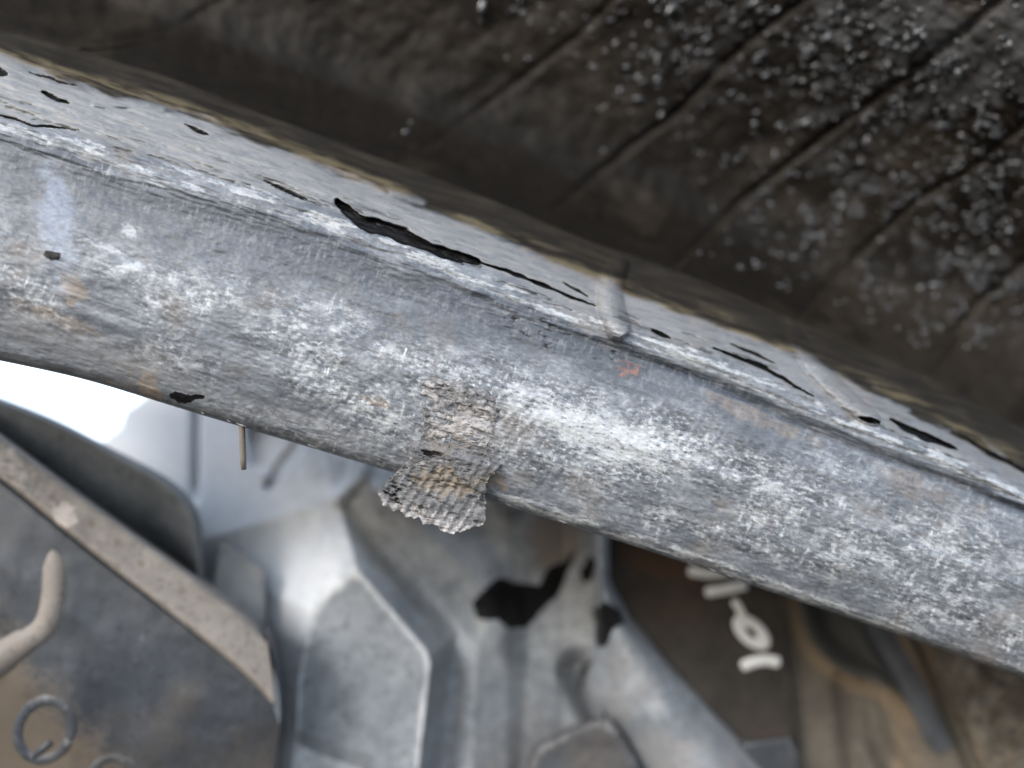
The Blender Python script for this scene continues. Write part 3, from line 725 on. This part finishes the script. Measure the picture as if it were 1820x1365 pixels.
# --- left: dark sidewall with a straight pale ledge
t3 = thing('tyre', W(150, 1400, 205), 'slate grey tyre with a straight pale ledge and a raised ring, at the lower left', 'tyre', 'scrap tyres in a heap')
def prism(name, rows, mat, parent, n=120, mfun=None, wob=0.5, sub=14):
    """skin between polylines given as (pixel polyline, depth list)"""
    rr = []
    for pts, dep in rows:
        q = smooth_poly(pts, n, 2, False); s = np.linspace(0, 1, n)
        rr.append((q, np.interp(s, np.linspace(0, 1, len(dep)), dep)))
    A, B, D = [], [], []
    for i in range(len(rr) - 1):
        for f in np.linspace(0, 1, sub, endpoint=(i == len(rr) - 2)):
            A.append(rr[i][0][:, 0] * (1 - f) + rr[i + 1][0][:, 0] * f); B.append(rr[i][0][:, 1] * (1 - f) + rr[i + 1][0][:, 1] * f)
            D.append(rr[i][1] * (1 - f) + rr[i + 1][1] * f)
    A, B, D = map(np.array, (A, B, D))
    D = D + wob * (fbm(A * 0.015, B * 0.015, 3, 17) - 0.5) * 2
    m = masks(A.shape) if mfun is None else mfun(A, B)
    return mesh_obj(name, W(A, B, D), grid_faces(*A.shape)[:, ::-1], mat, parent, m)
def back_m(A, B):
    m = masks(A.shape)
    m[..., 1] = 0.5 * (1 - sstep(6, 30, segdist(A, B, [(0, 702), (100, 740), (200, 795), (300, 850)])[0])) * 0.6
    m[..., 0] = 0.2 * blob(A, B, 120, 860, 160, 60, 0.6, soft=0.8)
    return m
prism('shoulder', [([(-220, 650), (0, 722), (100, 762), (200, 815), (300, 868), (340, 905), (352, 950), (352, 1070)], [245, 240, 238, 236]),
                   ([(-220, 630), (0, 706), (100, 744), (200, 797), (300, 848), (344, 888), (361, 935), (362, 1060)], [203, 203, 204, 206]),
                   ([(-220, 642), (0, 716), (100, 754), (200, 808), (296, 862), (334, 898), (350, 945), (352, 1070)], [200, 200, 201, 203]),
                   ([(-220, 680), (0, 800), (100, 860), (200, 930), (270, 990), (310, 1020), (335, 1050), (345, 1090)], [196, 198, 206, 232])], M_shoulder, t3, mfun=back_m)
def ledge_m(A, B):
    m = masks(A.shape)
    m[..., 0] = 0.9 * blob(A, B, 115, 915, 28, 20, 0.6, rag=0.4, seed=3) + 0.5 * blob(A, B, 20, 830, 60, 30, 0.6, seed=4)
    for c in [(95, 882), (210, 965), (325, 1050), (250, 1000), (20, 850), (160, 930)]:
        m[..., 1] += 0.9 * blob(A, B, c[0], c[1], 9, 7, 0.6, rag=0.6, seed=c[0])
    return m
up = [(-220, 610), (0, 774), (170, 900), (340, 1022), (430, 1088), (478, 1140)]
lo = [(-220, 690), (0, 846), (130, 955), (350, 1126), (440, 1200), (486, 1252)]
off = lambda p, x, y: [(a + x, b + y) for a, b in p]
prism('ledge', [(off(up, 8, -6), [225, 225, 225]), (up, [186, 188, 190]), (off(up, -2, 4), [184, 186, 188]), (off(lo, 2, -6), [179, 181, 184]), (lo, [180, 182, 185]), (off(lo, 0, 2), [190, 190, 190])], M_ledge, t3, mfun=ledge_m, sub=8)
def side_m(A, B):
    m = masks(A.shape)
    m[..., 1] = 0.95 * sstep(330, 60, A + (1365 - B) * 0.85) + 0.2 * fbm(A * 0.01, B * 0.01, 3, 4)
    m[..., 0] = 0.16 * blob(A, B, 330, 1200, 150, 110, 0.6, soft=0.9)
    return m
side_o = prism('sidewall', [(off(lo, 4, -3), [189, 189, 189]), (off(lo, 0, 6), [184, 186, 189]),
                   ([(-220, 850), (0, 1000), (150, 1110), (330, 1240), (440, 1290), (497, 1290)], [180, 182, 190]),
                   ([(-220, 1100), (0, 1200), (150, 1250), (330, 1330), (440, 1350), (488, 1345)], [178, 181, 192]),
                   ([(-220, 1500), (0, 1490), (150, 1490), (330, 1490), (420, 1490), (470, 1490)], [180, 183, 196])], M_slate, t3, mfun=side_m)
prism('sidewall_edge', [([(470, 1120), (490, 1180), (499, 1250), (497, 1290), (488, 1345), (470, 1490)], [189, 190, 192, 196]),
                        ([(480, 1110), (500, 1180), (508, 1250), (506, 1290), (497, 1345), (480, 1490)], [200, 202, 206]),
                        ([(480, 1110), (500, 1180), (508, 1250), (506, 1290), (497, 1345), (480, 1490)], [236, 236, 236])], M_slate, t3)
from mathutils.bvhtree import BVHTree
_m = side_o.data; _b = Vector(t3['_base'])
bvh = BVHTree.FromPolygons([v.co + _b for v in _m.vertices], [tuple(p.vertices) for p in _m.polygons])
def side_depth(u, v):
    out = []
    for a, b in zip(u, v):
        dr = Vector(W(np.array(float(a)), np.array(float(b)), np.array(100.0)) - CAM); hit = bvh.ray_cast(Vector(CAM), dr.normalized())
        out.append((hit[0] - Vector(CAM)).dot(Vector(FWD)) * 1000 if hit[0] is not None else (out[-1] if out else 182.0))
    return np.array(out)
q = smooth_poly([(98, 975), (100, 1010), (100, 1070), (86, 1115), (45, 1140), (5, 1168), (-70, 1210)], 60, 2, False)
tube('raised_rib', W(q[:, 0], q[:, 1], side_depth(q[:, 0], q[:, 1]) + 1.7), 0.0034, M_ledge, t3, 14, (0.05, 0.4, 0, 0), np.interp(np.linspace(0, 1, 60), [0, .1, .5, .75, 1], [0.55, 0.9, 0.95, 1.25, 1.2]))
def ring(cx, cy, rx, ry, ang, r, d):
    t = np.linspace(0, 2 * math.pi, 65); x = rx * np.cos(t); y = ry * np.sin(t)
    pu, pv = cx + x * math.cos(ang) - y * math.sin(ang), cy + x * math.sin(ang) + y * math.cos(ang)
    return tube('raised_ring', W(pu, pv, side_depth(pu, pv) + d), r, M_slate, t3, 10, (0.22, 0.1, 0, 0))
ring_ = ring(85, 1292, 46, 54, 0.35, 0.0020, 1.5); ring(205, 1385, 42, 44, 0.2, 0.0020, 1.55)
tube('raised_bar', W(np.array([62, 76, 92]), np.array([1345, 1330, 1316]), side_depth([62, 76, 92], [1345, 1330, 1316]) + 0.3), 0.0009, M_slate, t3, 8, (0, 0.2, 0.3, 0)).parent = ring_

# --- right: dark brown sidewall panel with white writing
t4 = thing('tyre', W(1300, 1420, 245), 'dark brown tyre panel with white hand painted numbers, lower right under the grey bead', 'tyre', 'scrap tyres in a heap')
def pan_d(A, B): return 226 + (A - 1250) * 0.01 - (B - 1100) * 0.012
def pan_m(A, B):
    m = masks(A.shape)
    m[..., 1] = 0.95 * blob(A, B, 1170, 1000, 80, 22, 0.3, soft=0.7, rag=0.5, seed=5) + 0.2 * fbm(A * 0.02, B * 0.02, 3, 6)
    m[..., 0] = 0.3 * blob(A, B, 1350, 1330, 90, 26, -0.1, soft=0.7)
    return m
panel = slab('sidewall_panel', [(1060, 900), (1240, 900), (1386, 900), (1388, 1070), (1404, 1190), (1420, 1312), (1420, 1440), (1100, 1440), (1060, 1200)], pan_d, 20, 4, M_brown, t4, rnd_it=1, mfun=pan_m, wob=0.2, cen=(1250, 1150))
slab('lower_step', [(1290, 1322), (1350, 1316), (1420, 1308), (1424, 1450), (1290, 1450)], lambda A, B: 219 + 0 * A, 10, 8, M_slate, t4, rnd_it=1, edge_pale=0.25)
def stroke(name, pts, wid):
    q = smooth_poly(pts, 40, 2, False)
    tg = np.gradient(q, axis=0); tg /= np.linalg.norm(tg, axis=1)[:, None]
    nn = np.stack([-tg[:, 1], tg[:, 0]], 1)
    th = np.linspace(math.pi / 2, -math.pi / 2, 9)[1:-1]
    e1 = [q[-1] + wid / 2 * (math.cos(a) * 0.55 * tg[-1] + math.sin(a) * nn[-1]) for a in th]
    e0 = [q[0] - wid / 2 * (math.cos(a) * 0.55 * tg[0] + math.sin(a) * nn[0]) for a in th]
    ol = np.vstack([q + nn * wid / 2, np.array(e1), (q - nn * wid / 2)[::-1], np.array(e0)])
    n = len(ol); c = np.repeat(0, 0)
    k_ = np.arange(40)
    inn = np.vstack([q + nn * wid * 0.3, np.repeat(q[-1:], len(e1), 0) * 0.7 + np.array(e1) * 0.3, (q - nn * wid * 0.3)[::-1], np.repeat(q[:1], len(e0), 0) * 0.7 + np.array(e0) * 0.3])
    ctr = np.vstack([q, np.repeat(q[-1:], len(e1), 0), q[::-1], np.repeat(q[:1], len(e0), 0)])
    A = np.stack([ol[:, 0], ol[:, 0], inn[:, 0], ctr[:, 0]]); B = np.stack([ol[:, 1], ol[:, 1], inn[:, 1], ctr[:, 1]])
    D = pan_d(A, B) + np.array([0.6, -0.40, -0.62, -0.66])[:, None]
    o = mesh_obj(name, W(A, B, D), grid_faces(4, n, True), M_paint, t4, masks(A.shape)); o.parent = panel
    return o
stroke('painted_digit', [(1228, 1014), (1258, 1020), (1292, 1016), (1318, 1008)], 20)
stroke('painted_digit', [(1258, 1052), (1288, 1048), (1324, 1040)], 19)
stroke('painted_dash', [(1306, 1069), (1313, 1080), (1320, 1094)], 14)
t = np.linspace(0, 2 * math.pi, 64, endpoint=False)
an = math.radians(41)
rows = []
for (a, b, dz) in [(41, 23, 0.6), (40, 22, -0.4), (35, 18, -0.62), (22, 10, -0.62), (13, 6, -0.4), (12, 5, 0.6)]:
    x, y = a * np.cos(t), b * np.sin(t)
    rows.append((1336 + x * math.cos(an) - y * math.sin(an), 1124 + x * math.sin(an) + y * math.cos(an), dz))
A = np.array([r[0] for r in rows]); B = np.array([r[1] for r in rows]); D = pan_d(A, B) + np.array([r[2] for r in rows])[:, None]
mesh_obj('painted_digit', W(A, B, D), grid_faces(6, 64, True), M_paint, t4, masks(A.shape)).parent = panel
stroke('painted_digit', [(1322, 1183), (1340, 1176), (1360, 1172), (1382, 1177)], 20)

# --- far right: mud-caked tan tyre with a hollow
t5 = thing('tyre', W(1540, 1430, 250), 'tan mud caked tyre with a dark rounded hollow, right of the white numbers', 'tyre', 'scrap tyres in a heap')
hol = smooth_poly([(1395, 1040), (1420, 1060), (1432, 1110), (1450, 1150), (1490, 1188), (1530, 1206), (1575, 1216), (1620, 1260), (1640, 1260), (1560, 1120), (1540, 1040)], 80, 2)
holp = [tuple(p) for p in hol]
def tan_d(A, B):
    s = polysdf(A, B, holp)
    d = 236 - (B - 1200) * 0.03 + 9 * sstep(-6, 44, s) 
    r1 = segdist(A, B, [(1500, 1210), (1512, 1300), (1525, 1440)])[0]; r2 = segdist(A, B, [(1535, 1225), (1550, 1300), (1610, 1400)])[0]
    d = d + 3 * (1 - sstep(2, 30, r1)) + 4 * (1 - sstep(3, 40, r2)) 
    rgh = sstep(0, 60, A - 1640 - (B - 1150) * 0.30)
    d = d + 4 * (1 - sstep(2, 22, np.abs(A - 1640 - (B - 1150) * 0.42))) - 0.02 * np.maximum(A - 1680, 0)
    d = d + rgh * 5 * (fbm(A * 0.035, B * 0.035, 4, 57) - 0.5)
    return d
def tan_m(A, B):
    s = polysdf(A, B, holp); m = masks(A.shape)
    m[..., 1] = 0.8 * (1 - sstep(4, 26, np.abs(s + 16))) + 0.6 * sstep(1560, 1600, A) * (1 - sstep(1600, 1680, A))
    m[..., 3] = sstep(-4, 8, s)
    rgh = sstep(0, 60, A - 1640 - (B - 1150) * 0.30)
    m[..., 2] = 0.5 * rgh * sstep(0.56, 0.66, fbm(A * 0.05, B * 0.05, 4, 58)); m[..., 0] = 0.6 * rgh * sstep(0.45, 0.62, fbm(A * 0.04, B * 0.04, 4, 59)); m[..., 1] += 0.5 * (1 - sstep(2, 14, np.abs(A - 1700 - (B - 1250) * 0.5)))
    m[..., 2] += 0.8 * blob(A, B, 1458, 1103, 9, 7, 0, rag=0.4)
    return m
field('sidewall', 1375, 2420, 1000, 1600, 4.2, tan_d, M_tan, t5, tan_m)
# grey dust in the hollow: alpha mask
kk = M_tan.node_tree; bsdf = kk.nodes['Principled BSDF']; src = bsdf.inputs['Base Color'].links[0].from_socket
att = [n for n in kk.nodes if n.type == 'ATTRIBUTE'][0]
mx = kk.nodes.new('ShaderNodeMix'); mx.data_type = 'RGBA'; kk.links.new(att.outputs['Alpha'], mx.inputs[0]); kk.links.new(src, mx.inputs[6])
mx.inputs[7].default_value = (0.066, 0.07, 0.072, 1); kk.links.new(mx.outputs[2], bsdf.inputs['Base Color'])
prism('groove_bar', [([(1500, 1060), (1540, 1145), (1588, 1228), (1632, 1315), (1662, 1352)], [246, 244, 240, 238]),
                     ([(1516, 1060), (1554, 1141), (1601, 1222), (1643, 1311), (1669, 1345)], [239, 236.5, 233, 231]),
                     ([(1534, 1060), (1572, 1136), (1620, 1216), (1662, 1303), (1682, 1336)], [238.5, 235.5, 232, 230]),
                     ([(1552, 1060), (1590, 1131), (1638, 1210), (1678, 1296), (1694, 1326)], [238, 236, 232, 230]),
                     ([(1566, 1060), (1604, 1128), (1650, 1206), (1690, 1290), (1702, 1320)], [248, 246, 243, 242])], M_streak, t5, sub=8)

# mud crumbs at the right edge
def gravel():
    rn = np.random.RandomState(5); co = []; fa = []; base = 0
    import itertools
    ico_v = np.array([(0, 0, 1), (.894, 0, .447), (.276, .851, .447), (-.724, .526, .447), (-.724, -.526, .447), (.276, -.851, .447),
                      (.724, .526, -.447), (-.276, .851, -.447), (-.894, 0, -.447), (-.276, -.851, -.447), (.724, -.526, -.447), (0, 0, -1)])
    ico_f = [(0, 1, 2), (0, 2, 3), (0, 3, 4), (0, 4, 5), (0, 5, 1), (1, 6, 2), (2, 7, 3), (3, 8, 4), (4, 9, 5), (5, 10, 1), (6, 7, 2), (7, 8, 3), (8, 9, 4), (9, 10, 5), (10, 6, 1), (11, 7, 6), (11, 8, 7), (11, 9, 8), (11, 10, 9), (11, 6, 10)]
    for i in range(420):
        u = rn.uniform(1640, 2090); v = rn.uniform(1060, 1470)
        if u < 1650 + (v - 1150) * 0.35: continue
        r = rn.uniform(0.0005, 0.0013) * (1.8 if rn.rand() < 0.1 else 1)
        p = W(np.array(u), np.array(v), tan_d(np.array(u), np.array(v)))
        a = rn.uniform(0, 6.28); c, s = math.cos(a), math.sin(a)
        v_ = ico_v * (0.7 + 0.6 * rn.rand(12, 1)) * r * np.array([1, rn.uniform(.7, 1.2), rn.uniform(.6, 1)])
        v_ = np.stack([v_[:, 0] * c - v_[:, 1] * s, v_[:, 2], v_[:, 0] * s + v_[:, 1] * c], 1) + p - FWD * r * 0.2
        co.append(v_); fa.append(np.array(ico_f) + base); base += 12
    o = mesh_obj('mud_crumbs', np.vstack(co), np.vstack(fa), M_stone, smooth=False)
    o['kind'] = 'stuff'; o['label'] = 'brown grey mud crumbs stuck on the tan tyre at the right edge'; o['category'] = 'mud crumbs'
gravel()

for o in bpy.data.objects:
    if '_base' in o.keys(): del o['_base']
